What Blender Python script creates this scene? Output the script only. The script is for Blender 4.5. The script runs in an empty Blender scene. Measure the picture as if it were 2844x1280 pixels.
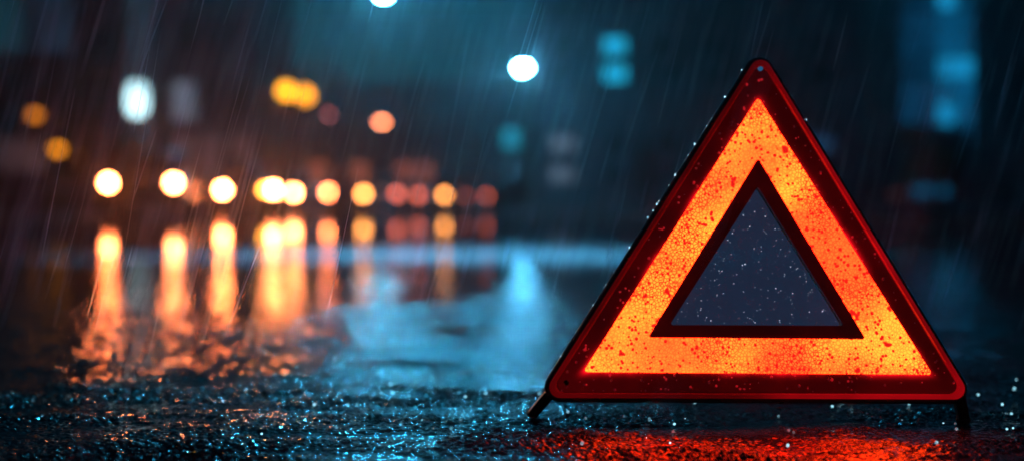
import bpy, bmesh, math, random
from mathutils import Vector, Matrix
random.seed(11)
S = bpy.context.scene
C = S.collection
PW, PH = 2844.0, 1280.0
TW = 0.707                       # frame width / distance
H_CAM = 0.227
HOR = 572.0
PITCH = math.atan((PH/2-HOR)/PW*TW)

# ------------------------------------------------------------------ helpers
def ray(px, py):
    x = (px-PW/2)/PW*TW; z = -(py-PH/2)/PW*TW
    c, s = math.cos(PITCH), math.sin(PITCH)
    return Vector((x, c+z*s, z*c-s))
def P(px, py, d):
    r = ray(px, py); r *= d/r.y
    return Vector((r.x, d, H_CAM+r.z))
def mpp(d): return TW*d/PW       # metres per photo pixel

def obj(name, bm, mat, parent=None, smooth=False):
    me = bpy.data.meshes.new(name)
    bmesh.ops.recalc_face_normals(bm, faces=bm.faces)
    bm.to_mesh(me); bm.free()
    if smooth:
        for p in me.polygons: p.use_smooth = True
    me.materials.append(mat)
    o = bpy.data.objects.new(name, me); C.objects.link(o)
    if parent: o.parent = parent
    return o
def thing(name, label, cat, loc=(0,0,0), rz=0, group=None):
    o = bpy.data.objects.new(name, None); C.objects.link(o)
    o.empty_display_size = .1
    o.location = loc; o.rotation_euler = (0,0,rz)
    o['label'] = label; o['category'] = cat
    if group: o['group'] = group
    return o
def box(bm, x0,x1,y0,y1,z0,z1, bev=0):
    vs = [bm.verts.new(v) for v in ((x0,y0,z0),(x1,y0,z0),(x1,y1,z0),(x0,y1,z0),(x0,y0,z1),(x1,y0,z1),(x1,y1,z1),(x0,y1,z1))]
    fs = [bm.faces.new([vs[i] for i in f]) for f in ((0,3,2,1),(4,5,6,7),(0,1,5,4),(1,2,6,5),(2,3,7,6),(3,0,4,7))]
    if bev:
        es = list({e for f in fs for e in f.edges})
        bmesh.ops.bevel(bm, geom=es, offset=bev, segments=2, affect='EDGES', profile=.6)
    return bm
def BOX(*a, **k): return box(bmesh.new(), *a, **k)
def loft(bm, rings, caps=True, closed=True):
    R = [[bm.verts.new(v) for v in r] for r in rings]
    n = len(R[0])
    for a, b in zip(R, R[1:]):
        for i in range(n if closed else n-1):
            j = (i+1) % n
            bm.faces.new((a[i], a[j], b[j], b[i]))
    if caps:
        bm.faces.new(list(reversed(R[0]))); bm.faces.new(R[-1])
    return bm
def tube(bm, pts, rad, seg=10):
    pts = [Vector(p) for p in pts]
    if not hasattr(rad, '__len__'): rad = [rad]*len(pts)
    rings = []
    prev = None
    for i, p in enumerate(pts):
        t = (pts[min(i+1, len(pts)-1)]-pts[max(i-1, 0)]).normalized()
        a = prev if prev is not None else (Vector((1,0,0)) if abs(t.x) < .9 else Vector((0,1,0)))
        a = (a-t*a.dot(t)).normalized(); prev = a
        b = t.cross(a)
        rings.append([p+(a*math.cos(k*2*math.pi/seg)+b*math.sin(k*2*math.pi/seg))*rad[i] for k in range(seg)])
    return loft(bm, rings)
def lathe(bm, prof, axis='z', seg=20, at=(0,0,0)):
    """prof: (r, h) list."""
    at = Vector(at)
    def p(r, h, a):
        c, s = r*math.cos(a), r*math.sin(a)
        return at+Vector({'z': (c,s,h), 'y': (c,h,s), 'x': (h,c,s)}[axis])
    rings = [[p(max(r,1e-4), h, k*2*math.pi/seg) for k in range(seg)] for r, h in prof]
    return loft(bm, rings)
def ball(bm, c, r, sub=1, sq=(1,1,1)):
    m = Matrix.Translation(c) @ Matrix.Diagonal((r*sq[0], r*sq[1], r*sq[2], 1))
    bmesh.ops.create_icosphere(bm, subdivisions=sub, radius=1, matrix=m)

# ------------------------------------------------------------------ materials
def nt(name):
    m = bpy.data.materials.new(name); m.use_nodes = True
    t = m.node_tree; N = t.nodes; L = t.links
    return m, N, L, N['Principled BSDF'], N['Material Output']
def node(N, kind, **kw):
    n = N.new(kind)
    for k, v in kw.items():
        if k in n.inputs: n.inputs[k].default_value = v
        else: setattr(n, k, v)
    return n
def mixc(N, L, fac, a, b, blend='MIX'):
    n = N.new('ShaderNodeMix'); n.data_type = 'RGBA'; n.blend_type = blend
    for i, v in ((0, fac), (6, a), (7, b)):
        if hasattr(v, 'is_linked'): L.new(v, n.inputs[i])
        elif i == 0: n.inputs[0].default_value = v
        else: n.inputs[i].default_value = (*v[:3], 1)
    return n.outputs[2]
def math_(N, L, op, a, b=None, c=None, clamp=False):
    n = N.new('ShaderNodeMath'); n.operation = op; n.use_clamp = clamp
    for i, v in enumerate((a, b, c)):
        if v is None: continue
        if hasattr(v, 'is_linked'): L.new(v, n.inputs[i])
        else: n.inputs[i].default_value = v
    return n.outputs[0]
def maprange(N, L, v, a, b, c, d, smooth=True):
    n = N.new('ShaderNodeMapRange'); n.interpolation_type = 'SMOOTHSTEP' if smooth else 'LINEAR'
    L.new(v, n.inputs[0])
    for i, x in enumerate((a, b, c, d)): n.inputs[i+1].default_value = x
    return n.outputs[0]
def surf(name, col, rough=.5, metal=0, var=.35, scale=3, bump=0, coat=0, spec=.5):
    m, N, L, B, O = nt(name)
    tc = N.new('ShaderNodeTexCoord')
    ns = node(N, 'ShaderNodeTexNoise', Scale=scale, Detail=5.0, Roughness=.6)
    L.new(tc.outputs['Object'], ns.inputs['Vector'])
    lo = [c*(1-var) for c in col]; hi = [min(1, c*(1+var)) for c in col]
    L.new(mixc(N, L, ns.outputs['Fac'], lo, hi), B.inputs['Base Color'])
    L.new(maprange(N, L, ns.outputs['Fac'], .3, .7, rough*.75, min(1, rough*1.25)), B.inputs['Roughness'])
    B.inputs['Metallic'].default_value = metal
    B.inputs['Coat Weight'].default_value = coat
    B.inputs['Specular IOR Level'].default_value = spec
    if bump:
        b = node(N, 'ShaderNodeBump', Strength=bump, Distance=.01)
        L.new(ns.outputs['Fac'], b.inputs['Height']); L.new(b.outputs[0], B.inputs['Normal'])
    return m
def glow(name, col, strength, scale=2.0, var=.25):
    """a lit lens or lit pane: emission with a soft uneven brightness"""
    m, N, L, B, O = nt(name)
    tc = N.new('ShaderNodeTexCoord')
    ns = node(N, 'ShaderNodeTexNoise', Scale=scale, Detail=2.0)
    L.new(tc.outputs['Object'], ns.inputs['Vector'])
    B.inputs['Base Color'].default_value = (.3,.3,.3,1); B.inputs['Roughness'].default_value = .15
    B.inputs['Emission Color'].default_value = (*col, 1)
    L.new(maprange(N, L, ns.outputs['Fac'], .3, .7, strength*(1-var), strength*(1+var)), B.inputs['Emission Strength'])
    return m

M = dict(
    black=surf('black_plastic', (.012,.012,.014), .35, var=.4, scale=60, bump=.1),
    metal=surf('grey_metal', (.08,.085,.09), .4, metal=.8, scale=4),
    darkmetal=surf('dark_metal', (.03,.03,.035), .4, metal=.6, scale=4),
    tyre=surf('tyre_rubber', (.015,.015,.015), .8, scale=12, bump=.3),
    chrome=surf('chrome', (.5,.5,.52), .15, metal=1, scale=3),
    glass=surf('dark_glass', (.01,.014,.018), .05, scale=1, var=.3),
    plate=surf('number_plate', (.5,.5,.48), .4, scale=8),
    pave=surf('pavement_stone', (.05,.05,.055), .9, scale=1.5, bump=.3, spec=.05),
    kerb=surf('kerb_stone', (.07,.07,.075), .85, scale=3, bump=.2, spec=.05),
    concrete=surf('dark_render', (.07,.08,.095), .7, scale=.7, bump=.2),
    brick=surf('dark_brick', (.09,.07,.065), .75, scale=1.2, bump=.3),
    slate=surf('slate_facade', (.06,.075,.09), .6, scale=.6, bump=.2),
    trim=surf('stone_trim', (.06,.064,.07), .6, scale=2),
    bark=surf('bark', (.05,.04,.03), .85, scale=8, bump=.5),
    leaf=surf('leaf', (.16,.15,.03), .5, var=.6, scale=5),
    unlit=surf('unlit_window', (.012,.02,.028), .08, scale=.6),
)
PAINT = [surf('car_paint_%d' % i, c, .3, metal=.3, scale=1, var=.15, coat=.8) for i, c in
         enumerate(((.02,.022,.025), (.08,.085,.09), (.03,.01,.01), (.01,.02,.05), (.12,.12,.12), (.02,.02,.02)))]

# ------------------------------------------------------------------ world, sun, camera
W = bpy.data.worlds.new('World'); S.world = W; W.use_nodes = True
N, L = W.node_tree.nodes, W.node_tree.links
SUN_EL, SUN_AZ = math.radians(20), math.radians(-3)      # low, ahead of the camera
sky = N.new('ShaderNodeTexSky'); sky.sky_type = 'NISHITA'; sky.sun_disc = False
sky.sun_elevation = SUN_EL; sky.sun_rotation = SUN_AZ; sky.ozone_density = 6; sky.air_density = 1.5
bg = N['Background']; bg.inputs['Strength'].default_value = .0034
tint = mixc(N, L, 1.0, sky.outputs[0], (.01,.60,1.0), 'MULTIPLY')
L.new(tint, bg.inputs['Color'])
sd = bpy.data.lights.new('sparkle_sun', 'SUN'); sd.energy = .10; sd.angle = math.radians(.5); sd.color = (.03,.55,1)  # cyan sun added from ahead to put sparkle on the wet road
so = bpy.data.objects.new('sparkle_sun', sd); C.objects.link(so)
dirv = Vector((math.sin(SUN_AZ)*math.cos(SUN_EL), math.cos(SUN_AZ)*math.cos(SUN_EL), math.sin(SUN_EL)))
so.rotation_euler = dirv.to_track_quat('Z', 'Y').to_euler(); so.location = (0,0,30)

cd = bpy.data.cameras.new('camera'); cam = bpy.data.objects.new('camera', cd); C.objects.link(cam)
cam.location = (0,0,H_CAM); cam.rotation_euler = (math.pi/2-PITCH, 0, 0)
cd.sensor_width = 36; cd.lens = 36/TW; cd.clip_end = 2000; cd.clip_start = .02
cd.dof.use_dof = True; cd.dof.focus_distance = 1.43; cd.dof.aperture_fstop = 2.3
S.camera = cam
A_PX = (cd.lens/1000/2.3)/ (1.43*TW) * PW     # bokeh diameter at infinity, photo pixels

S.view_settings.view_transform = 'Standard'; S.view_settings.look = 'None'
S.view_settings.exposure = 0; S.view_settings.gamma = 1
cy = S.cycles
cy.sample_clamp_indirect = 0; cy.sample_clamp_direct = 0
cy.use_adaptive_sampling = False; cy.use_denoising = True
cy.max_bounces = 6; cy.volume_bounces = 0; cy.transparent_max_bounces = 24; cy.glossy_bounces = 3
cy.caustics_reflective = True; cy.caustics_refractive = True; cy.blur_glossy = .2

def lens_strength(target, r, d):
    """emission that makes the defocused disc of a lens of radius r at distance d about this bright"""
    rp = r/mpp(d); R = A_PX/2*(1-1.43/d)
    return target*max(1, (R/rp)**2)

# ------------------------------------------------------------------ road
def road_material():
    m, N, L, B, O = nt('wet_asphalt')
    tc = N.new('ShaderNodeTexCoord'); v = tc.outputs['Object']
    sep = N.new('ShaderNodeSeparateXYZ'); L.new(v, sep.inputs[0])
    big = node(N, 'ShaderNodeTexNoise', Scale=2.2, Detail=2.0); L.new(v, big.inputs['Vector'])
    rip = node(N, 'ShaderNodeTexNoise', Scale=26.0, Detail=3.0, Roughness=.55, Distortion=.6); L.new(v, rip.inputs['Vector'])
    fin = node(N, 'ShaderNodeTexNoise', Scale=150.0, Detail=2.0, Roughness=.6); L.new(v, fin.inputs['Vector'])
    vor = node(N, 'ShaderNodeTexVoronoi', Scale=150.0); vor.feature = 'SMOOTH_F1'; vor.inputs['Smoothness'].default_value = .35
    L.new(v, vor.inputs['Vector'])
    near = math_(N, L, 'POWER', math_(N, L, 'MINIMUM', math_(N, L, 'DIVIDE', 1.5, math_(N, L, 'MAXIMUM', sep.outputs['Y'], .3)), 1.1), 2.0)
    far = maprange(N, L, sep.outputs['Y'], 6.0, 14.0, 1, .3)
    # stones poke out of the film of water more toward the middle, ripples more at the left
    stone = maprange(N, L, big.outputs['Fac'], .38, .62, .25, 1)
    h1 = math_(N, L, 'MULTIPLY', rip.outputs['Fac'], .0030)
    h2 = math_(N, L, 'MULTIPLY', math_(N, L, 'MULTIPLY', vor.outputs['Distance'], -.0075), stone)
    h3 = math_(N, L, 'MULTIPLY', fin.outputs['Fac'], .0018)
    h4 = math_(N, L, 'MULTIPLY', big.outputs['Fac'], .006)
    h = math_(N, L, 'ADD', math_(N, L, 'ADD', h1, h2), math_(N, L, 'ADD', h3, h4))
    mpb = N.new('ShaderNodeMapping'); mpb.inputs['Scale'].default_value = (5.5,9,1); L.new(v, mpb.inputs[0])
    band = node(N, 'ShaderNodeTexNoise', Scale=1.0, Detail=3.0, Roughness=.6, Distortion=.5); L.new(mpb.outputs[0], band.inputs['Vector'])
    film = maprange(N, L, band.outputs['Fac'], .40, .60, .30, 1.1)      # hollows where the film of water lies still
    h = math_(N, L, 'MULTIPLY', math_(N, L, 'MULTIPLY', math_(N, L, 'MULTIPLY', h, near), far), film)
    mpw = N.new('ShaderNodeMapping'); mpw.inputs['Scale'].default_value = (29,11,1); L.new(v, mpw.inputs[0])
    wav = node(N, 'ShaderNodeTexNoise', Scale=1.0, Detail=3.0, Roughness=.45, Distortion=.2); L.new(mpw.outputs[0], wav.inputs['Vector'])
    wm = math_(N, L, 'MULTIPLY', maprange(N, L, sep.outputs['Y'], 1.5, 2.4, .08, 1), maprange(N, L, sep.outputs['Y'], 2.6, 4.4, 1, .02))
    h = math_(N, L, 'ADD', h, math_(N, L, 'MULTIPLY', math_(N, L, 'MULTIPLY', wav.outputs['Fac'], .0058), wm))
    dsp = node(N, 'ShaderNodeDisplacement', Midlevel=0.0, Scale=1.0)
    L.new(h, dsp.inputs['Height']); L.new(dsp.outputs[0], O.inputs['Displacement'])
    L.new(mixc(N, L, fin.outputs['Fac'], (.02,.021,.023), (.065,.068,.072)), B.inputs['Base Color'])
    L.new(math_(N, L, 'MULTIPLY', maprange(N, L, big.outputs['Fac'], .35, .65, .045, .12), maprange(N, L, sep.outputs['Y'], 2.0, 4.6, 1, .42)), B.inputs['Roughness'])
    B.inputs['IOR'].default_value = 1.38
    # farther out a pale diffuse share is added so the blue light pool shows
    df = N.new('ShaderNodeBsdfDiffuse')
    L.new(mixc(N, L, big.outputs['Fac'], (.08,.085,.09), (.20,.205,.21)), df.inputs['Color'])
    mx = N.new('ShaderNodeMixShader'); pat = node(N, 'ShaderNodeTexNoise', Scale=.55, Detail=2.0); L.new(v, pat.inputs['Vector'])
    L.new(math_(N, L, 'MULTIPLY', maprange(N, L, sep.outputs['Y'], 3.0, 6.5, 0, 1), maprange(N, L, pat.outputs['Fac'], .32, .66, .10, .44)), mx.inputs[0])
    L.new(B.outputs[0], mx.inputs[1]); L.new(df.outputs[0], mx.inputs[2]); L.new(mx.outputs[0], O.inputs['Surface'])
    m.displacement_method = 'BOTH'
    return m
def build_road():
    bm = bmesh.new()
    ys = [.75]
    while ys[-1] < 7: ys.append(ys[-1]+.0042*(ys[-1]/1.3)**2)
    n = 900
    prev = None
    for y in ys:
        w = .9+.5*y
        row = [bm.verts.new(((2*k/n-1)*w, y, 0)) for k in range(n+1)]
        if prev:
            for k in range(n): bm.faces.new((prev[k], prev[k+1], row[k+1], row[k]))
        prev = row
    # the wide sheet to the horizon lies a little lower
    xs = [-600,-120,-40,-20,-10,-5,0,5,10,20,40,120,600]
    yy = [-60,-10,-2,.75,3,7,12,20,35,60,100,200,900]
    g = [[bm.verts.new((x,y,-.006)) for x in xs] for y in yy]
    for a, b in zip(g, g[1:]):
        for k in range(len(xs)-1): bm.faces.new((a[k], a[k+1], b[k+1], b[k]))
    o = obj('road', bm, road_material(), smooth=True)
    o['kind'] = 'structure'
build_road()

def slab(name, pts, z0, z1, mat):
    bm = bmesh.new()
    loft(bm, [[(x,y,z0) for x, y in pts], [(x,y,z1) for x, y in pts]])
    o = obj(name, bm, mat); o['kind'] = 'structure'; return o
LP = [(-11,-5),(-11,36),(-13.4,70),(-13.4,170),(-90,170),(-90,-5)]
RP = [(4.6,-5),(90,-5),(90,170),(.2,170),(.2,56),(3.5,48),(4.6,30)]
slab('pavement', LP, -.05, .13, M['pave'])
slab('pavement', RP, -.05, .13, M['pave'])
def kerb(pts, side):
    bm = bmesh.new()
    w = .16*side
    rings = []
    for x, y in pts: rings.append([(x-w, y, -.04), (x+w*.02, y, -.04), (x+w*.02, y, .134), (x-w*.85, y, .134)])
    loft(bm, rings); o = obj('kerb', bm, M['kerb']); o['kind'] = 'structure'
kerb([(-11,-5),(-11,36),(-13.4,70),(-13.4,170)], -1)
kerb([(4.6,-5),(4.6,30),(3.5,48),(.2,56),(.2,170)], 1)

# ------------------------------------------------------------------ warning triangle
D0 = 1.475; LEAN = math.radians(7)
n_ = Vector((0,-math.cos(LEAN), math.sin(LEAN))); v_ = Vector((0, math.sin(LEAN), math.cos(LEAN)))
base = P(2103, 1112, D0)
ORG = Vector((base.x, D0, 0.0))
p0 = base-ORG
def uv(px, py):
    r = ray(px, py); o = Vector((0,0,H_CAM))
    t = (base-o).dot(n_)/r.dot(n_)
    q = o+r*t-base
    return Vector((q.x, q.dot(v_)))
def X3(u, n): return p0+Vector((u[0],0,0))+v_*u[1]+n_*n
def offset(tri, e):
    """shrink a triangle (apex, br, bl) by e metres on each side"""
    c = sum(tri, Vector((0,0)))/3
    out = []
    k = len(tri)
    for i in range(k):
        a, b, d = tri[i-1], tri[i], tri[(i+1) % k]
        d1 = (a-b).normalized(); d2 = (d-b).normalized()
        bis = (d1+d2).normalized(); s = abs(d1.x*bis.y-d1.y*bis.x)
        out.append(b+bis*(e/s))
    return out
def rounded(tri, r, seg=10):
    pts = []
    for i in range(3):
        a, b, d = tri[i-1], tri[i], tri[(i+1) % 3]
        d1 = (a-b).normalized(); d2 = (d-b).normalized()
        bis = (d1+d2).normalized(); s = abs(d1.x*bis.y-d1.y*bis.x)
        cc = b+bis*(r/s)
        t1 = b+d1*((cc-b).dot(d1)); t2 = b+d2*((cc-b).dot(d2))
        a1 = math.atan2(t1.y-cc.y, t1.x-cc.x); a2 = math.atan2(t2.y-cc.y, t2.x-cc.x)
        dd = (a2-a1+math.pi) % (2*math.pi)-math.pi
        for k in range(seg+1):
            g = a1+dd*k/seg
            pts.append(cc+Vector((math.cos(g), math.sin(g)))*r)
    return pts
MM = mpp(D0)
def sharp(ax, bl, br): return [uv(*ax), uv(*br), uv(*bl)]
# straight edge lines of the red face, extended to sharp corners
def meet(p, q, r, s):
    d1 = q-p; d2 = s-r
    t = ((r-p).x*d2.y-(r-p).y*d2.x)/(d1.x*d2.y-d1.y*d2.x)
    return p+d1*t
lA, lB = uv(2083,188), uv(1530,1058); rA, rB = uv(2146,200), uv(2669,1058); bA, bB = uv(1560,1104), uv(2640,1108)
T_out = [meet(lA,lB,rA,rB), meet(rA,rB,bA,bB), meet(lA,lB,bA,bB)]
T_band = sharp((2104,272), (1618,1033), (2588,1040))
T_in = sharp((2104,440), (1798,937), (2403,942))
T_open = sharp((2103,519), (1859,902), (2341,904))

def ring(bm, outer, inner, n0, n1, bev=.0, steps=1, lay=None):
    """solid ring between two loops, from depth n0 (back) to n1 (front)"""
    k = len(outer)
    def lerp(t): return [o+(i-o)*t for o, i in zip(outer, inner)]
    loops = [(outer, n0), (outer, n1-bev)]
    ts = []
    for s in range(steps+1): ts.append(s/steps)
    prof = [(outer, n0, 0), (outer, n1-bev, 0)]
    w = sum((o-i).length for o, i in zip(outer, inner))/k
    for t in ts:
        tt = t
        if bev and t == 0: tt = min(.4, bev/w)
        if bev and t == 1: tt = 1-min(.4, bev/w)
        prof.append((lerp(tt), n1, tt))
    prof += [(inner, n1-bev, 1), (inner, n0, 1)]
    R = []
    for lp, n, t in prof:
        r = []
        for q in lp:
            ve = bm.verts.new(X3(q, n))
            if lay: ve[lay] = t
            r.append(ve)
        R.append(r)
    R.append(R[0])
    for a, b in zip(R, R[1:]):
        for i in range(k):
            j = (i+1) % k
            bm.faces.new((a[i], a[j], b[j], b[i]))
    return bm

def red_plastic(name, base, em, fall=None):
    m, N, L, B, O = nt(name)
    tc = N.new('ShaderNodeTexCoord')
    ns = node(N, 'ShaderNodeTexNoise', Scale=45.0, Detail=4.0); L.new(tc.outputs['Object'], ns.inputs['Vector'])
    fn = node(N, 'ShaderNodeTexNoise', Scale=14.0, Detail=3.0); L.new(tc.outputs['Object'], fn.inputs['Vector'])
    B.inputs['Base Color'].default_value = (*base, 1)
    B.inputs['Roughness'].default_value = .22
    B.inputs['Coat Weight'].default_value = .1; B.inputs['Specular IOR Level'].default_value = .3
    B.inputs['Emission Color'].default_value = (1,.004,.012,1)  # the plastic is no lamp; its lit look is put in as emission
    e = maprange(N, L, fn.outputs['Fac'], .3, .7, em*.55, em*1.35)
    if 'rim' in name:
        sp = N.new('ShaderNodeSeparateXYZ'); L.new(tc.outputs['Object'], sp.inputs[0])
        e = math_(N, L, 'MULTIPLY', e, maprange(N, L, sp.outputs['X'], -.02, .05, .30, 1.15))  # brighter light on the right side painted in by position
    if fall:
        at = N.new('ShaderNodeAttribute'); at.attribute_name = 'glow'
        g = math_(N, L, 'POWER', at.outputs['Fac'], 9.0)  # light bleeding over from the band, painted as an emission falloff
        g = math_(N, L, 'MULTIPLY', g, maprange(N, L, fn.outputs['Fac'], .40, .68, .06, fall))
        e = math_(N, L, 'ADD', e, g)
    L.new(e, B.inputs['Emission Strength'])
    b = node(N, 'ShaderNodeBump', Strength=.15, Distance=.001); L.new(ns.outputs['Fac'], b.inputs['Height'])
    L.new(b.outputs[0], B.inputs['Normal'])
    return m
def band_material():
    m, N, L, B, O = nt('emissive_amber_reflector')  # emission stands in for headlight thrown back by the band
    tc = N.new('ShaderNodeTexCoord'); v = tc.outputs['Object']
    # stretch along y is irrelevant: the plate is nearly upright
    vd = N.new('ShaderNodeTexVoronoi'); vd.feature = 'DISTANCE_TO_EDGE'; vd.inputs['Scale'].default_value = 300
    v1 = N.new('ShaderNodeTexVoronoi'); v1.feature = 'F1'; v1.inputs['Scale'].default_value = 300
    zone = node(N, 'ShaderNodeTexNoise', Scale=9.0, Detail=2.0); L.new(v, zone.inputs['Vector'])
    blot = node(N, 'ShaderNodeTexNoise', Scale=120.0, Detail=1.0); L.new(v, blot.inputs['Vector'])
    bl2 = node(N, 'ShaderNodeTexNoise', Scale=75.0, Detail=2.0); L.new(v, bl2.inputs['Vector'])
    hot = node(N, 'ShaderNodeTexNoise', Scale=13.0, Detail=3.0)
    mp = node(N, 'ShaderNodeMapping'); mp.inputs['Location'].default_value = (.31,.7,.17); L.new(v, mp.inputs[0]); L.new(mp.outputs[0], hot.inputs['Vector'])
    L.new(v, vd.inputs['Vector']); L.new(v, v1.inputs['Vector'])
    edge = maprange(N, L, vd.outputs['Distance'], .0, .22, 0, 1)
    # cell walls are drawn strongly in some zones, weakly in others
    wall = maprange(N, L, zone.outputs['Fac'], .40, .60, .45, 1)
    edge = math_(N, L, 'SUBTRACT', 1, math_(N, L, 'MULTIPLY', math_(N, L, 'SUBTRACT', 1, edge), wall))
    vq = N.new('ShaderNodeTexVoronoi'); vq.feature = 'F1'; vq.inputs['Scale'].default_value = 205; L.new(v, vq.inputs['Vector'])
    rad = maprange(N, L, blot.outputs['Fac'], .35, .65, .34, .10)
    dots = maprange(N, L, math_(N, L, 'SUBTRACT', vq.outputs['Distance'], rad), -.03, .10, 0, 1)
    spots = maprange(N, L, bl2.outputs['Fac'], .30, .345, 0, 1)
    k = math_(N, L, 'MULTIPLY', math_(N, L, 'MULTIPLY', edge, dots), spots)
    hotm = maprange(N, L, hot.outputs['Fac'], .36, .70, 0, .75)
    for (hx, hy), hr, ha in (((2500,930),.075,.8), ((1700,1000),.06,.55), ((1930,680),.06,.8), ((2190,520),.04,.5)):  # brighter patches of thrown-back light painted into the emission
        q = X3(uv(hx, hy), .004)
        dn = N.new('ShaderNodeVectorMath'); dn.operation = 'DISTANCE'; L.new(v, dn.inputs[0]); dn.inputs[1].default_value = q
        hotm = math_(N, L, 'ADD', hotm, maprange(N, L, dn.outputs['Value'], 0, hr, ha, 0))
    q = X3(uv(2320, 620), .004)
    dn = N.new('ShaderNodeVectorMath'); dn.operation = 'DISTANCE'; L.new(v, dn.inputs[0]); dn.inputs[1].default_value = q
    hotm = math_(N, L, 'SUBTRACT', hotm, maprange(N, L, dn.outputs['Value'], .02, .08, .7, 0))  # one dimmer patch painted into the same emission
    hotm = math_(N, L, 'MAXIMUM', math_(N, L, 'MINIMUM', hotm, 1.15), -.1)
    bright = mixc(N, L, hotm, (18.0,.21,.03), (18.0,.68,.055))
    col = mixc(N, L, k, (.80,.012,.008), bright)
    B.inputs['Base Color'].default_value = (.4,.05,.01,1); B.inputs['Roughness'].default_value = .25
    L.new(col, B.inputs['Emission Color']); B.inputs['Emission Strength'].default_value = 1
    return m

tri = thing('warning_triangle', 'large glowing red and orange warning triangle standing on the wet road', 'warning triangle', ORG)
LO = rounded(T_out, 30*MM)
L_rim_in = rounded(offset(T_out, 15*MM), 22*MM)
L_refl_out = rounded(offset(T_out, 16.5*MM), 21*MM)
L_band = rounded(T_band, 7*MM); L_band2 = rounded(offset(T_band, .0003), 6.5*MM)
L_in = rounded(T_in, 5*MM); L_in2 = rounded(offset(T_in, .0003), 5*MM)
L_open = rounded(T_open, 5*MM)
# black housing behind, a little larger
bm = bmesh.new(); ring(bm, rounded(offset(T_out, -13*MM), 44*MM), rounded(offset(T_open, -.0006), 5*MM), -.022, -.0008, bev=.003)
obj('housing', bm, M['black'], tri)
bm = bmesh.new(); ring(bm, LO, L_rim_in, -.0004, .0060, bev=.0018)
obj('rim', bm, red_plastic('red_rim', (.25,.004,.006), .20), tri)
def glow_part(name, outer, inner, n1, mat, steps=10, flip=False):
    bm = bmesh.new(); lay = bm.verts.layers.float.new('glow')
    ring(bm, outer, inner, -.0004, n1, steps=steps, lay=lay)
    if flip:
        for v in bm.verts: v[lay] = 1-v[lay]
    return obj(name, bm, mat, tri)
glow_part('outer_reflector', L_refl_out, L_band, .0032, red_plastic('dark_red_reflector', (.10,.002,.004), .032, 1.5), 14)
glow_part('emissive_band', L_band2, L_in, .0040, band_material(), 1)
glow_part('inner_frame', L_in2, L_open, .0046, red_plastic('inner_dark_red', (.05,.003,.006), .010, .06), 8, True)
# thin wet pane in the opening
def pane_material():
    m, N, L, B, O = nt('misted_pane')
    tc = N.new('ShaderNodeTexCoord')
    ns = node(N, 'ShaderNodeTexNoise', Scale=30.0, Detail=4.0); L.new(tc.outputs['Object'], ns.inputs['Vector'])
    L.new(mixc(N, L, ns.outputs['Fac'], (.06,.14,.24), (.12,.25,.40)), B.inputs['Base Color'])
    B.inputs['Roughness'].default_value = .35
    B.inputs['Emission Color'].default_value = (.14,.33,.75,1); B.inputs['Emission Strength'].default_value = .055  # faint blue glow of the pane painted in as emission
    tr = N.new('ShaderNodeBsdfTransparent'); mx = N.new('ShaderNodeMixShader'); mx.inputs[0].default_value = .8
    L.new(tr.outputs[0], mx.inputs[1]); L.new(B.outputs[0], mx.inputs[2]); L.new(mx.outputs[0], O.inputs['Surface'])
    return m
bm = bmesh.new()
lp = rounded(offset(T_open, .0004), 4.5*MM)
loft(bm, [[X3(q, -.0095) for q in lp], [X3(q, -.0075) for q in lp]])
obj('pane', bm, pane_material(), tri)
def drop_material(name, col, em):
    m, N, L, B, O = nt(name)
    tc = N.new('ShaderNodeTexCoord')
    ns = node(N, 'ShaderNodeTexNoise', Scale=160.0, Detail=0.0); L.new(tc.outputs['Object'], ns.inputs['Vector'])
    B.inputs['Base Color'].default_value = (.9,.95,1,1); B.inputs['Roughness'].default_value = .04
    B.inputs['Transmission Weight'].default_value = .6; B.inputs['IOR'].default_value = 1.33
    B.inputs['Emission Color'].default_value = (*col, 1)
    L.new(maprange(N, L, ns.outputs['Fac'], .45, .66, em*.05, em), B.inputs['Emission Strength'])  # glints on the drops painted as patchy emission
    return m
def intri(t):
    a, b = random.random(), random.random()
    if a+b > 1: a, b = 1-a, 1-b
    return t[0]+(t[1]-t[0])*a+(t[2]-t[0])*b
bm = bmesh.new()
for k in range(230):
    q = intri(offset(T_open, .003))
    if k % 3 == 0:                              # more of them run along the edges of the opening
        i = random.randrange(3); a, b = offset(T_open, .002+abs(random.gauss(0,.006)))[i], offset(T_open, .002+abs(random.gauss(0,.006)))[(i+1) % 3]
        q = a+(b-a)*random.random()
    r = random.choice((.0002,.00025,.0003,.00035,.0006))*random.uniform(.7,1.2)
    ball(bm, X3(q, -.0073), r, 1)
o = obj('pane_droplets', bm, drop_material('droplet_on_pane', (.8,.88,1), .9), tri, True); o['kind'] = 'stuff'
bm = bmesh.new()
cnt = 0
while cnt < 160:
    q = intri(offset(T_out, 18*MM))
    # keep to the dark red field
    def inside(t, q):
        s = [(t[(i+1) % 3]-t[i]).x*(q-t[i]).y-(t[(i+1) % 3]-t[i]).y*(q-t[i]).x for i in range(3)]
        return all(x < 0 for x in s) or all(x > 0 for x in s)
    if inside(offset(T_band, -.001), q): continue
    ball(bm, X3(q, .0033), random.uniform(.0004,.0016), 2, (1,.6,random.uniform(.8,1.3))); cnt += 1
def glassdrop(name, col):
    m, N, L, B, O = nt(name)
    B.inputs['Base Color'].default_value = (*col, 1); B.inputs['Roughness'].default_value = .03
    B.inputs['Transmission Weight'].default_value = 1; B.inputs['IOR'].default_value = 1.33
    ns = node(N, 'ShaderNodeTexNoise', Scale=300.0); b = node(N, 'ShaderNodeBump', Strength=.05)
    L.new(ns.outputs['Fac'], b.inputs['Height']); L.new(b.outputs[0], B.inputs['Normal'])
    return m
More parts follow.
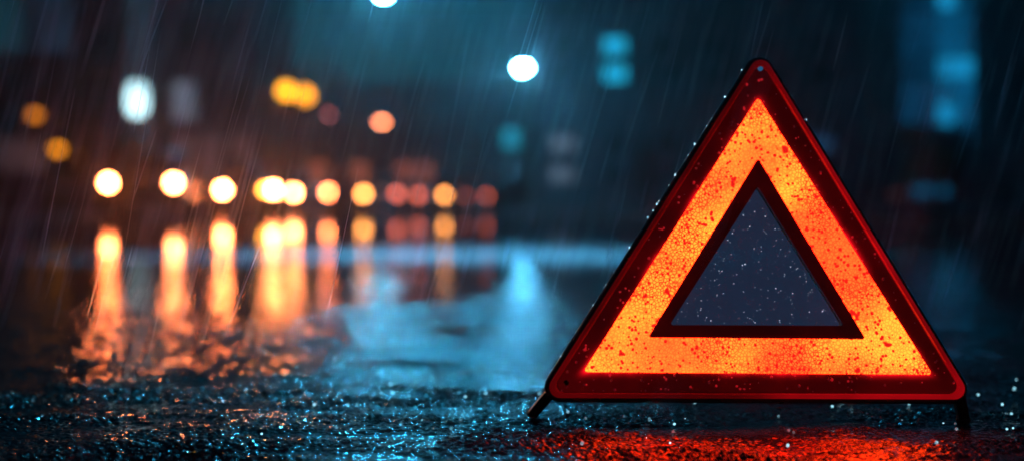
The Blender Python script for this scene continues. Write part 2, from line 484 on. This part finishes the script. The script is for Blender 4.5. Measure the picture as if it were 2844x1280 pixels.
o = obj('frame_droplets', bm, drop_material('red_droplet', (1,.01,.02), .35), tri, True); o['kind'] = 'stuff'
# water beads along the black edge
bm = bmesh.new()
for k in range(46):
    side = random.random()
    i, j = ((0,2) if side < .62 else (0,1))
    t = random.random()**1.0
    TO = offset(T_out, -13.5*MM-random.uniform(0,.0008)); q = TO[i]+(TO[j]-TO[i])*(.05+.9*t)
    ball(bm, X3(q, random.uniform(-.016,-.004)), random.uniform(.0004,.0013), 1, (1,1,random.uniform(1,1.8)))
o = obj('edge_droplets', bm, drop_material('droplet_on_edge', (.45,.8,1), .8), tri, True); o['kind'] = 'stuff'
# rivets
def rivet(px, py, mat):
    bm = bmesh.new(); c = uv(px, py)
    rings = []
    for r, n in ((.0028,.003), (.0028,.0040), (.0019,.0050), (.0004,.0052)):
        rings.append([X3(c+Vector((math.cos(a*math.pi/8), math.sin(a*math.pi/8)))*r, n) for a in range(16)])
    loft(bm, rings); return obj('rivet', bm, mat, tri, True)
r1 = rivet(2110, 193, surf('blue_rivet', (.05,.35,.6), .3, var=.2)); r1['label'] = 'blue rivet at the apex'
bs = r1.data.materials[0].node_tree.nodes['Principled BSDF']; bs.inputs['Emission Color'].default_value = (.02,.25,.55,1); bs.inputs['Emission Strength'].default_value = .35  # blue glow added as emission; the rivet is no lamp
rivet(1572, 1062, M['darkmetal'])
# stand: left strut, right strut, and base bar
def bar(name, a, b, w, t, mat):
    bm = bmesh.new(); a, b = Vector(a), Vector(b); d = (b-a).normalized()
    s = d.cross(Vector((0,1,0))).normalized()*w/2; f = s.cross(d).normalized()*t/2
    rings = [[q+s*k-f*k, q+s*k+f*k, q-s*k+f*k, q-s*k-f*k] for q, k in ((a,.85), (a+d*.004,1), (b-d*.004,1), (b,.7))]
    loft(bm, rings); return obj(name, bm, mat, tri)
def onground(px, py):
    r = ray(px, py); t = -H_CAM/r.z
    return Vector((r.x*t, r.y*t, 0))
A1 = P(1556, 1058, D0+.012)-ORG; A2 = onground(1478, 1166)-ORG; A2.z = .006
bar('strut', A1, A2, .0105, .010, M['black'])
bm = bmesh.new(); ball(bm, A2+Vector((.001,0,.001)), .0062, 2, (1.2,1.2,.8)); obj('strut_foot', bm, M['black'], tri, True)
B1 = P(2660, 1085, D0+.016)-ORG; B2 = Vector((P(2684,1160,D0+.02).x-ORG.x, .03, .004))
bar('strut', B1, B2, .011, .010, M['black'])
bm = bmesh.new(); ball(bm, B2+Vector((0,0,.001)), .0065, 2, (1.2,1.2,.8)); obj('strut_foot', bm, M['black'], tri, True)

# ------------------------------------------------------------------ cars
def make_car(name, label, loc, rz, paint, lit, r, group, hx=.66, blinker=None):
    t = thing(name, label, 'car', loc, rz, group)
    def sec(y, w, z0, z1, tuck=.88):
        zm = z0+(z1-z0)*.55
        half = [(w*.80,z0), (w*.97,z0+.10), (w,zm), (w*tuck,z1-.03), (w*tuck*.9,z1)]
        return [(x,y,z) for x, z in half]+[(-x,y,z) for x, z in reversed(half)]
    bm = bmesh.new()
    loft(bm, [sec(-2.15,.70,.32,.58), sec(-2.08,.80,.24,.72), sec(-1.85,.86,.20,.80), sec(-1.1,.89,.19,.90), sec(-.75,.90,.19,.94),
              sec(.6,.90,.19,.97), sec(1.5,.89,.20,.98), sec(1.95,.85,.24,.95), sec(2.12,.76,.34,.86)])
    obj('body', bm, paint, t, True)
    def top(y, w, z): return [(w,y,z),(-w,y,z)]
    bm = bmesh.new()
    def hs(y, w0, w1, z0, z1): return [(w0,y,z0),(w1,y,z1),(-w1,y,z1),(-w0,y,z0)]
    bm = bmesh.new()
    loft(bm, [hs(-.80,.74,.72,.88,.92), hs(-.12,.76,.58,.88,1.36), hs(.35,.77,.60,.90,1.43), hs(1.0,.77,.58,.90,1.38), hs(1.62,.74,.70,.90,.96)])
    obj('roof', bm, paint, t, True)
    # glass: windscreen and side windows sit 4 mm proud
    bm = bmesh.new()
    q = [(-.66,-.745,.955),(.66,-.745,.955),(.54,-.16,1.35),(-.54,-.16,1.35)]
    loft(bm, [[Vector(p)+Vector((0,-.02,.012)) for p in q], [Vector(p)+Vector((0,.01,-.005)) for p in q]])
    obj('windscreen', bm, M['glass'], t)
    for s in (-1,1):
        bm = bmesh.new()
        q = [(s*.758,-.45,.97),(s*.772,.95,.98),(s*.625,.85,1.33),(s*.625,.0,1.34)]
        loft(bm, [[Vector(p)+Vector((s*.018,0,.006)) for p in q], [Vector(p)-Vector((s*.01,0,0)) for p in q]])
        obj('side_window', bm, M['glass'], t)
        bm = bmesh.new(); box(bm, s*.92-.07, s*.92+.07, -.62, -.52, .93, 1.05, bev=.03); obj('mirror', bm, paint, t)
    for s in (-1,1):
        for y in (-1.35,1.35):
            bm = bmesh.new(); lathe(bm, [(.20,-.1),(.29,-.1),(.315,-.07),(.315,.07),(.29,.1),(.20,.1)], 'x', 20, (s*.80,y,.315))
            w = obj('wheel', bm, M['tyre'], t, True)
            bm = bmesh.new(); lathe(bm, [(.02,.0),(.05,.02),(.19,-.01),(.205,.03)], 'x', 16, (s*.89,y,.315)); obj('rim', bm, M['chrome'], w, True)
    obj('grille', BOX(-.38,.38,-2.175,-2.10,.40,.56, bev=.015), M['black'], t)
    obj('bumper', BOX(-.72,.72,-2.20,-2.02,.25,.37, bev=.03), M['black'], t)
    obj('number_plate', BOX(-.26,.26,-2.215,-2.19,.285,.375), M['plate'], t)
    for s in (-1,1):
        bm = bmesh.new()
        lathe(bm, [(r*1.0,0),(r*1.0,-.02),(r*.8,-.05),(r*.35,-.07),(.005,-.075)], 'y', 20, (s*hx,-2.10,.70))
        obj('headlight', bm, lit[0] if s < 0 else lit[1], t, True)
    if blinker:
        bm = bmesh.new()
        lathe(bm, [(.09,.03),(.09,-.03),(.06,-.06),(.004,-.075)], 'y', 18, (hx-.25,-2.10,.705)); obj('indicator', bm, blinker, t, True)
    return t
def hl(col, k, r, d): return glow('headlight_glow', col, lens_strength(k, r, d), 3, .1)
Yw = (1,.20,.055); Wm = (1,.23,.07); Sal = (1,.17,.09); Or = (1,.34,.07)
cars = [
 # px centre, py, distance, yaw deg, colours (left, right), intensities, radius, label
 (392, 504, 30.0, 8,  Yw, Wm, 38, 36, .10, 'oncoming car with two widely spaced blazing white headlights, furthest left in the queue'),
 (689, 524, 43.0, 11,  Yw, Wm, 34, 34, .12, 'oncoming car, second from left, with an amber glow overlapping its right headlight'),
 (864, 532, 53.0, 24, Wm, Yw, 15, 8, .14, 'oncoming car third from left in the queue with pale yellow headlights'),
 (1056,550, 58.0, 4,  Or, Sal, 2.6, .8, .155, 'oncoming car, fourth from left, with a yellow headlight beside a dull salmon one'),
 (1198,554, 66.0, 30, Sal, Or, .6, 1.8, .17, 'oncoming car, fifth in the queue, dull salmon light left of a brighter yellow one'),
 (1322,557, 72.0, 40, Sal, Sal, .12, .35, .18, 'far oncoming car with faint dull red lights, furthest right in the queue'),
]
for i, (px, py, d, yaw, c0, c1, k0, k1, r, lab) in enumerate(cars):
    p = P(px, py, d)
    a = math.radians(yaw)
    loc = (p.x-2.1*math.sin(a), d+2.1*math.cos(a), p.z-.70)
    loc = (loc[0], loc[1], 0)
    make_car('car', lab, loc, a, PAINT[i], (hl(c0,k0,r,d), hl(c1,k1,r,d)), r, 'cars queueing toward the camera',
             hx=.74 if i == 1 else .66, blinker=hl((1,.36,.04), 3.2, .09, d) if i == 1 else None)

# ------------------------------------------------------------------ street lamps
def street_lamp(label, px, py, d, r, col, k, side, group='street lamps along the road', ground=0.13, arm=1.6, radiance=None, shade=False):
    p = P(px, py, d)
    t = thing('street_lamp', label, 'street lamp', (p.x+side*arm, d, ground), 0, group)
    h = p.z-ground+.12
    bm = bmesh.new(); lathe(bm, [(.16,0),(.16,.5),(.11,.55),(.085,.7)], 'z', 14); obj('base', bm, M['darkmetal'], t, True)
    bm = bmesh.new(); tube(bm, [(0,0,.6),(0,0,h*.5),(0,0,h-.1)], [.075,.06,.05]); obj('pole', bm, M['darkmetal'], t, True)
    bm = bmesh.new(); tube(bm, [(0,0,h-.15),(-side*.15,0,h+.15),(-side*.5,0,h+.3),(-side*(arm-.3),0,h+.22)], [.05,.045,.04,.035]); obj('arm', bm, M['darkmetal'], t, True)
    bm = bmesh.new(); cx = -side*arm
    lathe(bm, [(.05,.30),(.16,.27),(r*1.1,.18),(r*1.15,.06),(r*1.05,.04)], 'z', 18, (cx,0,h-.12)); obj('lamp_head', bm, M['darkmetal'], t, True)
    if shade:
        bm = bmesh.new(); lathe(bm, [(r*1.06,.05),(r*1.12,.05),(r*1.16,-1.1),(r*1.12,-1.1),(r*1.06,.049)], 'z', 28, (cx,0,h-.12)); obj('added_beam_shade', bm, M['darkmetal'], t, True)  # deep tube added to narrow the beam to the road pool
        bm = bmesh.new(); lathe(bm, [(r,.03),(r,.01),(r*.7,-.005),(.01,-.01)], 'z', 20, (cx,0,h-.12))
        obj('lens', bm, glow('lamp_glow', col, radiance, 2, .1), t, True)
        return t
    bm = bmesh.new(); lathe(bm, [(r*1.0,.05),(r*1.0,-.02),(r*.92,-r*.5),(r*.6,-r*.85),(.01,-r)], 'z', 20, (cx,0,h-.12+r*.35)); 
    obj('lens', bm, glow('lamp_glow', col, radiance or lens_strength(k, r, d), 2, .1), t, True)
    return t
Cy = (.22,.80,1.0)
street_lamp('brilliant cyan white street lamp glowing high above the road', 1452, 188, 52, .20, (.10,.56,1), 210, 1)
street_lamp('pale cyan street lamp cut off by the top edge of the photo', 1065, -18, 46, .20, (.07,.58,1), 260, -1, ground=0)
street_lamp('unseen street lamp on a long arm, out of the frame, added to light the road behind the triangle', 1330, -2300, 7.0, .25, (.10,.56,1), 0, 1, arm=5.4, radiance=5500, shade=True)  # added off-camera lamp that makes the blue pool on the road
street_lamp('round peach coloured street lamp above the middle of the car queue', 1060, 338, 62, .20, (1,.27,.11), 3.6, -1, ground=0)
street_lamp('dull maroon street lamp left of the peach coloured one', 918, 318, 66, .20, (1,.20,.20), .45, -1, ground=0)

# small wall lamps on the building at left
def wall_lamp(label, px, py, d, w, col, k):
    p = P(px, py, d); t = thing('wall_lamp', label, 'wall lamp', p, 0, 'orange lamps on the left building')
    obj('bracket', BOX(-.05,.05,.2,.75,-.03,.03, bev=.01), M['darkmetal'], t)
    bm = bmesh.new(); lathe(bm, [(.05,w*.9+.12),(w*.9,w*.8),(w*1.1,w*.62),(w*1.1,w*.55)], 'z', 14); obj('lamp_cap', bm, M['darkmetal'], t, True)
    bm = bmesh.new(); lathe(bm, [(w*.6,-w),(w,-w*.6),(w,w*.5),(w*.8,w*.6)], 'z', 16); obj('lens', bm, glow('amber_glow', col, lens_strength(k, w, d), 4, .15), t, True)
wall_lamp('dim brownish orange wall lamp, upper of two at far left', 98, 318, 39.2, .145, (1,.27,.015), .40)
wall_lamp('deep orange wall lamp, lower of two at far left', 160, 413, 39.2, .145, (1,.30,.006), .65)

# lit lantern sign on a post
p = P(386, 278, 30)
t = thing('light_box', 'tall oval white teal light box on a post above the nearest car', 'light box', (p.x,30,.0))
bm = bmesh.new(); tube(bm, [(0,0,0),(0,0,1.2),(0,0,p.z-.5)], [.07,.06,.05]); obj('post', bm, M['darkmetal'], t, True)
bm = bmesh.new(); rr = []
for y, s in ((-.14,.86),(-.10,1),(.10,1),(.14,.86)):
    rr.append([(s*.27*math.copysign(abs(math.cos(a))**.7, math.cos(a)), y, p.z+s*.42*math.copysign(abs(math.sin(a))**.7, math.sin(a))) for a in [k*math.pi/12 for k in range(24)]])
loft(bm, rr); obj('case', bm, M['darkmetal'], t, True)
bm = bmesh.new(); rr = []
for y, s in ((-.150,.88),(-.17,.84),(-.18,.6),(-.185,.05)):
    rr.append([(s*.25*math.copysign(abs(math.cos(a))**.7, math.cos(a)), y, p.z+s*.40*math.copysign(abs(math.sin(a))**.7, math.sin(a))) for a in [k*math.pi/12 for k in range(24)]])
loft(bm, rr); obj('lit_panel', bm, glow('white_teal_glow', (.55,.9,1), 2.2, 2.5, .5), t, True)

# amber traffic signal with two heads
p = P(820, 258, 40)
t = thing('traffic_signal', 'traffic signal with two overlapping amber lights above the road', 'traffic light', (p.x+1.2,40,0))
bm = bmesh.new(); tube(bm, [(0,0,0),(0,0,2),(0,0,p.z+.6)], [.09,.08,.07]); obj('pole', bm, M['darkmetal'], t, True)
bm = bmesh.new(); tube(bm, [(0,0,p.z+.5),(-.7,0,p.z+.62),(-1.6,0,p.z+.62)], [.05,.045,.04]); obj('arm', bm, M['darkmetal'], t, True)
for px, py, k, col in ((795,255,2.4,(1,.40,.008)), (848,266,2.0,(1,.36,.006))):
    q = P(px, py, 40)-Vector((p.x+1.2,40,0))
    hd = obj('signal_head', BOX(q.x-.22,q.x+.22,-.02,.22,q.z-.55,q.z+.55, bev=.04), M['black'], t)
    for dz, lit in ((.34,0),(0,1),(-.34,0)):
        bm = bmesh.new(); r = .21 if lit else .12
        lathe(bm, [(r,-.025),(r,-.04),(r*.7,-.075),(.005,-.09)], 'y', 18, (q.x,0,q.z+dz))
        obj('lens', bm, glow('amber_signal', col, lens_strength(k, r, 40), 4, .1) if lit else M['glass'], hd, True)
        bm = bmesh.new()
        pts = [(q.x+(r+.01)*math.cos(a), q.z+dz+(r+.01)*math.sin(a)) for a in [math.pi*(.0+k2/10) for k2 in range(11)]]
        loft(bm, [[(x,-.03,z) for x, z in pts], [(x,-.22,z+.02) for x, z in pts]], caps=False, closed=False); obj('visor', bm, M['black'], hd)

# ------------------------------------------------------------------ buildings
def building(label, x0, x1, y, depth, h, mat, wins, lit, door=None, cat='building', group='buildings along the street', name='building'):
    """wins: list of (x, z, w, h); lit: dict index -> material"""
    t = thing(name, label, cat, ((x0+x1)/2, y, .13), 0, group)
    ox, oz = (x0+x1)/2, .13
    hw = (x1-x0)/2
    obj('wall', BOX(-hw,hw,0,depth,0,h), mat, t)
    bm = bmesh.new(); box(bm, -hw-.25,hw+.25,-.25,depth+.25,h+.003,h+.35); rf = obj('roof', bm, M['trim'], t)
    obj('parapet', BOX(-hw,hw,.1,.35,h+.353,h+.95), mat, rf)
    obj('plinth', BOX(-hw-.03,hw+.03,-.06,-.003,0,.6), M['trim'], t)
    for i, (wx, wz, ww, wh) in enumerate(wins):
        cx, cz = wx-ox, wz-oz
        bm = bmesh.new(); f = .07
        for b in ((cx-ww/2-f,cx+ww/2+f,cz+wh/2,cz+wh/2+f), (cx-ww/2-f,cx+ww/2+f,cz-wh/2-f*1.6,cz-wh/2), (cx-ww/2-f,cx-ww/2,cz-wh/2,cz+wh/2), (cx+ww/2,cx+ww/2+f,cz-wh/2,cz+wh/2)):
            box(bm, b[0],b[1],-.09,-.003,b[2],b[3])
        w = obj('window', bm, M['trim'], t)
        obj('pane', BOX(cx-ww/2+.002,cx+ww/2-.002,-.045,-.02,cz-wh/2+.002,cz+wh/2-.002), lit.get(i, M['unlit']), w)
    if door is not None:
        dx = door-ox
        d = obj('door', BOX(dx-.55,dx+.55,-.05,-.003,.61,2.75), M['darkmetal'], t)
        bm = bmesh.new(); ball(bm, (dx+.42,-.09,1.65), .05, 2); obj('handle', bm, M['chrome'], d, True)
def wp(px, py, d, w, h):
    q = P(px, py, d); return (q.x, q.z, w, h)
teal = glow('teal_window', (.004,.42,.70), 1.3, .8, .25)
tealdim = glow('dim_teal_window', (.004,.28,.40), 1.6, .8, .3)
greyw = glow('grey_window', (.36,.45,.62), .3, .8, .4)
pinkd = glow('dim_pink_window', (.75,.42,.50), .05, .6, .4)
bluew = glow('bright_blue_window', (.01,.36,.75), .9, .8, .3)
bluep = glow('blue_curtain_pane', (.004,.15,.36), .5, .35, .45)
bluel = glow('faint_blue_curtain_pane', (.004,.11,.28), .3, .35, .5)
warmd = glow('dim_warm_window', (1,.24,.13), .34, .6, .4)

# A: left block
d = 40.0
ws, lt = [], {}
for r_, py in enumerate((60, 285, 432, 560)):
    for c_, px in enumerate((-520,-390,-260,-130,20,150,270) if py < 400 else (-500,-300,-100,60,200,300)):
        ws.append(wp(px, py, d, 1.0 if py < 400 else 1.3, 1.7 if py < 400 else .9))
        i = len(ws)-1
        if (r_, px) in ((2,60),(2,-100),(3,200)): lt[i] = pinkd
        if (r_, px) == (0,20): lt[i] = glow('far_left_teal_window', (.004,.22,.34), .12, .8, .3)
        if (r_, px) == (0,150): lt[i] = glow('faint_blue_window', (.01,.10,.2), .15, .6, .3)
building('dark street block at far left carrying two orange wall lamps', P(-700,0,d).x, P(352,0,d).x, d, 3, 9.5, M['brick'], ws, lt, P(-200,0,d).x)
# A2: behind the light box
d = 74.0
ws, lt = [], {}
for py in (90, 280, 430):
    for px in (345, 430, 512, 590, 668):
        ws.append(wp(px, py, d, 1.1, 1.9))
        if (px, py) == (512,280): lt[len(ws)-1] = greyw
        if py == 430 and px > 500: lt[len(ws)-1] = pinkd
building('dim block behind the light box with one greyish lit window', P(290,0,d).x, P(712,0,d).x, d, 12, 13, M['slate'], ws, lt, P(640,0,d).x)
# B: far block closing the street
d = 120.0
ws, lt = [], {}
for py in (385, 480):
    for px in range(760, 1480, 60):
        ws.append(wp(px, py, d, 1.2, 1.5))
        if (px, py) in ((760,480),(880,480),(940,480),(1000,480),(1120,480),(1180,480)): lt[len(ws)-1] = warmd  # warm windows added to give the orange haze behind the cars
        if (px, py) in ((1420,385),): lt[len(ws)-1] = tealdim
building('long low far block closing the street behind the cars', P(725,0,d).x, P(1475,0,d).x, d, 14, 9.4, M['concrete'], ws, lt, P(1100,0,d).x)
# C: tall block right of the cyan lamp
d = 62.0
ws, lt = [], {}
for r_, (y1, y2) in enumerate(((-150,-72),(128,206),(400,486))):
    for px in (1565, 1708, 1851, 1994, 2137, 2280):
        for py in (y1, y2):
            ws.append(wp(px, py, d, .95, .64)); i = len(ws)-1
            if px == 1708 and r_ == 1: lt[i] = teal
            if px == 1565 and r_ == 2: lt[i] = greyw
            if px == 2280 and r_ == 2 and py == y1: lt[i] = bluel
building('tall dark block with a stacked pair of teal windows beside the cyan lamp', P(1490,0,d).x, P(2400,0,d).x, d, 12, 14.5, M['slate'], ws, lt, P(1800,0,d).x)
# D: narrow blue glazed tower
d = 84.0
ws, lt = [], {}
for r_, py in enumerate(range(-260, 480, 64)):
    for px in (2528, 2578, 2628, 2678):
        ws.append(wp(px, py, d, .96, 1.2)); i = len(ws)-1
        lt[i] = bluep if px > 2600 else bluel
        if px in (2628,) and py in (-4, 188, 316): lt[i] = bluew
        if px == 2678 and py in (188,): lt[i] = bluew
building('narrow blue glazed tower with brighter blue windows at right', P(2496,0,d).x, P(2712,0,d).x, d, 9, 21.5, M['slate'], ws, lt, None, 'tower', None, 'glass_tower')
# low blue shop in front of it
d = 70.0
ws = [wp(2600, 545, d, 2.4, .95), wp(2490, 560, d, .7, .7)]
building('small blue lit kiosk below the olive tree at right', P(2470,0,d).x, P(2700,0,d).x, d, 4, 2.9, M['concrete'], ws, {0: glow('kiosk_blue', (.004,.18,.40), .5, .5, .3), 1: warmd}, P(2672,0,d).x, 'kiosk', None, 'kiosk')
# E: dark block at the right edge
d = 86.0
ws, lt = [], {}
for py in (-40, 160, 360):
    for px in (2830, 2950, 3070): ws.append(wp(px, py, d, .9, 1.6))
building('nearly black block at the extreme right edge', P(2745,0,d).x, P(3200,0,d).x, d, 9, 12, M['brick'], ws, lt, P(2890,0,d).x)

# ------------------------------------------------------------------ tree
def tree(label, px, py, d, rad):
    p = P(px, py, d); t = thing('street_tree', label, 'tree', (p.x, d, .13))
    z = p.z-.13
    bm = bmesh.new(); tube(bm, [(0,0,0),(.05,0,z*.4),(-.03,.05,z*.8),(0,0,z)], [.16,.12,.10,.05]); tr = obj('trunk', bm, M['bark'], t, True)
    for k in range(6):
        a = k*1.05; e = Vector((math.cos(a)*rad*.7, math.sin(a)*rad*.7, z+random.uniform(-.2,.5)*rad))
        bm = bmesh.new(); tube(bm, [(0,0,z*.72), e*.5+Vector((0,0,z*.38)), e], [.06,.04,.015], 6); obj('limb', bm, M['bark'], tr, True)
    bm = bmesh.new()
    cl = [Vector((random.gauss(0,.45), random.gauss(0,.45), random.gauss(0,.38)))*rad for _ in range(16)]
    for k in range(2600):
        c = random.choice(cl)+Vector((random.gauss(0,.2), random.gauss(0,.2), random.gauss(0,.18)))*rad+Vector((0,0,z))
        s = random.uniform(.05,.10); R = Matrix.Rotation(random.uniform(0,6.3), 3, Vector((random.gauss(0,1),random.gauss(0,1),random.gauss(0,1)+.01)).normalized())
        vs = [bm.verts.new(c+R @ Vector(q)*s) for q in ((-1,0,0),(0,.5,.15),(1,0,0),(0,-.5,.15))]
        bm.faces.new(vs)
    obj('crown', bm, M['leaf'], t)
tree('small olive tree in front of the blue tower', 2592, 430, 46, .95)

# ------------------------------------------------------------------ rain and splashes
def rain_material():
    m, N, L, B, O = nt('rain_water')
    tc = N.new('ShaderNodeTexCoord')
    ns = node(N, 'ShaderNodeTexNoise', Scale=6.0); L.new(tc.outputs['Object'], ns.inputs['Vector'])
    df = N.new('ShaderNodeBsdfTranslucent'); df.inputs['Color'].default_value = (.85,.92,1,1)
    gl = N.new('ShaderNodeBsdfDiffuse'); gl.inputs['Color'].default_value = (.85,.92,1,1)
    a1 = N.new('ShaderNodeAddShader'); L.new(df.outputs[0], a1.inputs[0]); L.new(gl.outputs[0], a1.inputs[1])
    tr = N.new('ShaderNodeBsdfTransparent'); mx = N.new('ShaderNodeMixShader')
    L.new(maprange(N, L, ns.outputs['Fac'], .3, .7, .3, .75), mx.inputs[0])
    L.new(tr.outputs[0], mx.inputs[1]); L.new(a1.outputs[0], mx.inputs[2]); L.new(mx.outputs[0], O.inputs['Surface'])
    return m
bm = bmesh.new()
for k in range(15000):
    y = .55+(4.2-.55)*random.random()**.7
    x = random.uniform(-1,1)*(.75*y+.5); z = random.uniform(.12, .3+.33*y+.35)
    a = math.radians(random.gauss(15,2.0)); b = math.radians(random.gauss(0,4))
    dv = Vector((math.sin(a), math.sin(b), math.cos(a))).normalized()
    ln = random.uniform(.02,.075)*(1.6 if random.random() < .1 else 1); r = random.uniform(.00018,.0004)
    c = Vector((x,y,z))
    if (c-dv*ln).z < .02 or (.6 < y < 1.52 and x > -.15): continue
    tube(bm, [c-dv*ln, c-dv*ln*.5, c+dv*ln*.4, c+dv*ln], [r*.2,r,r*.8,r*.1], 3)
o = obj('rain', bm, rain_material()); o['kind'] = 'stuff'
o['label'] = 'slanting streaks of falling rain across the dark street'; 
bm = bmesh.new()
for k in range(100):
    y = random.uniform(1.3,1.75); x = random.uniform(-.25,.75)*1.0; z = .004+abs(random.gauss(0,.008))
    ball(bm, (x,y,z), random.uniform(.0006,.0020), 1, (1,1,random.uniform(.7,1.2)))
o = obj('splash_droplets', bm, drop_material('splash_drop', (.35,.8,.95), .8), None, True); o['kind'] = 'stuff'
o['label'] = 'tiny splashing water drops around the foot of the triangle'

# ------------------------------------------------------------------ mist filling the street
m = bpy.data.materials.new('mist'); m.use_nodes = True; N = m.node_tree.nodes; L = m.node_tree.links
N.remove(N['Principled BSDF'])
vs = N.new('ShaderNodeVolumeScatter'); vs.inputs['Density'].default_value = .0026; vs.inputs['Anisotropy'].default_value = .92
vs.inputs['Color'].default_value = (.95,.97,1,1)
L.new(vs.outputs[0], N['Material Output'].inputs['Volume'])
o = obj('mist', BOX(-130,130,-8,160,-.4,45), m); o['kind'] = 'stuff'; o['label'] = 'thin rain mist hanging in the whole street'
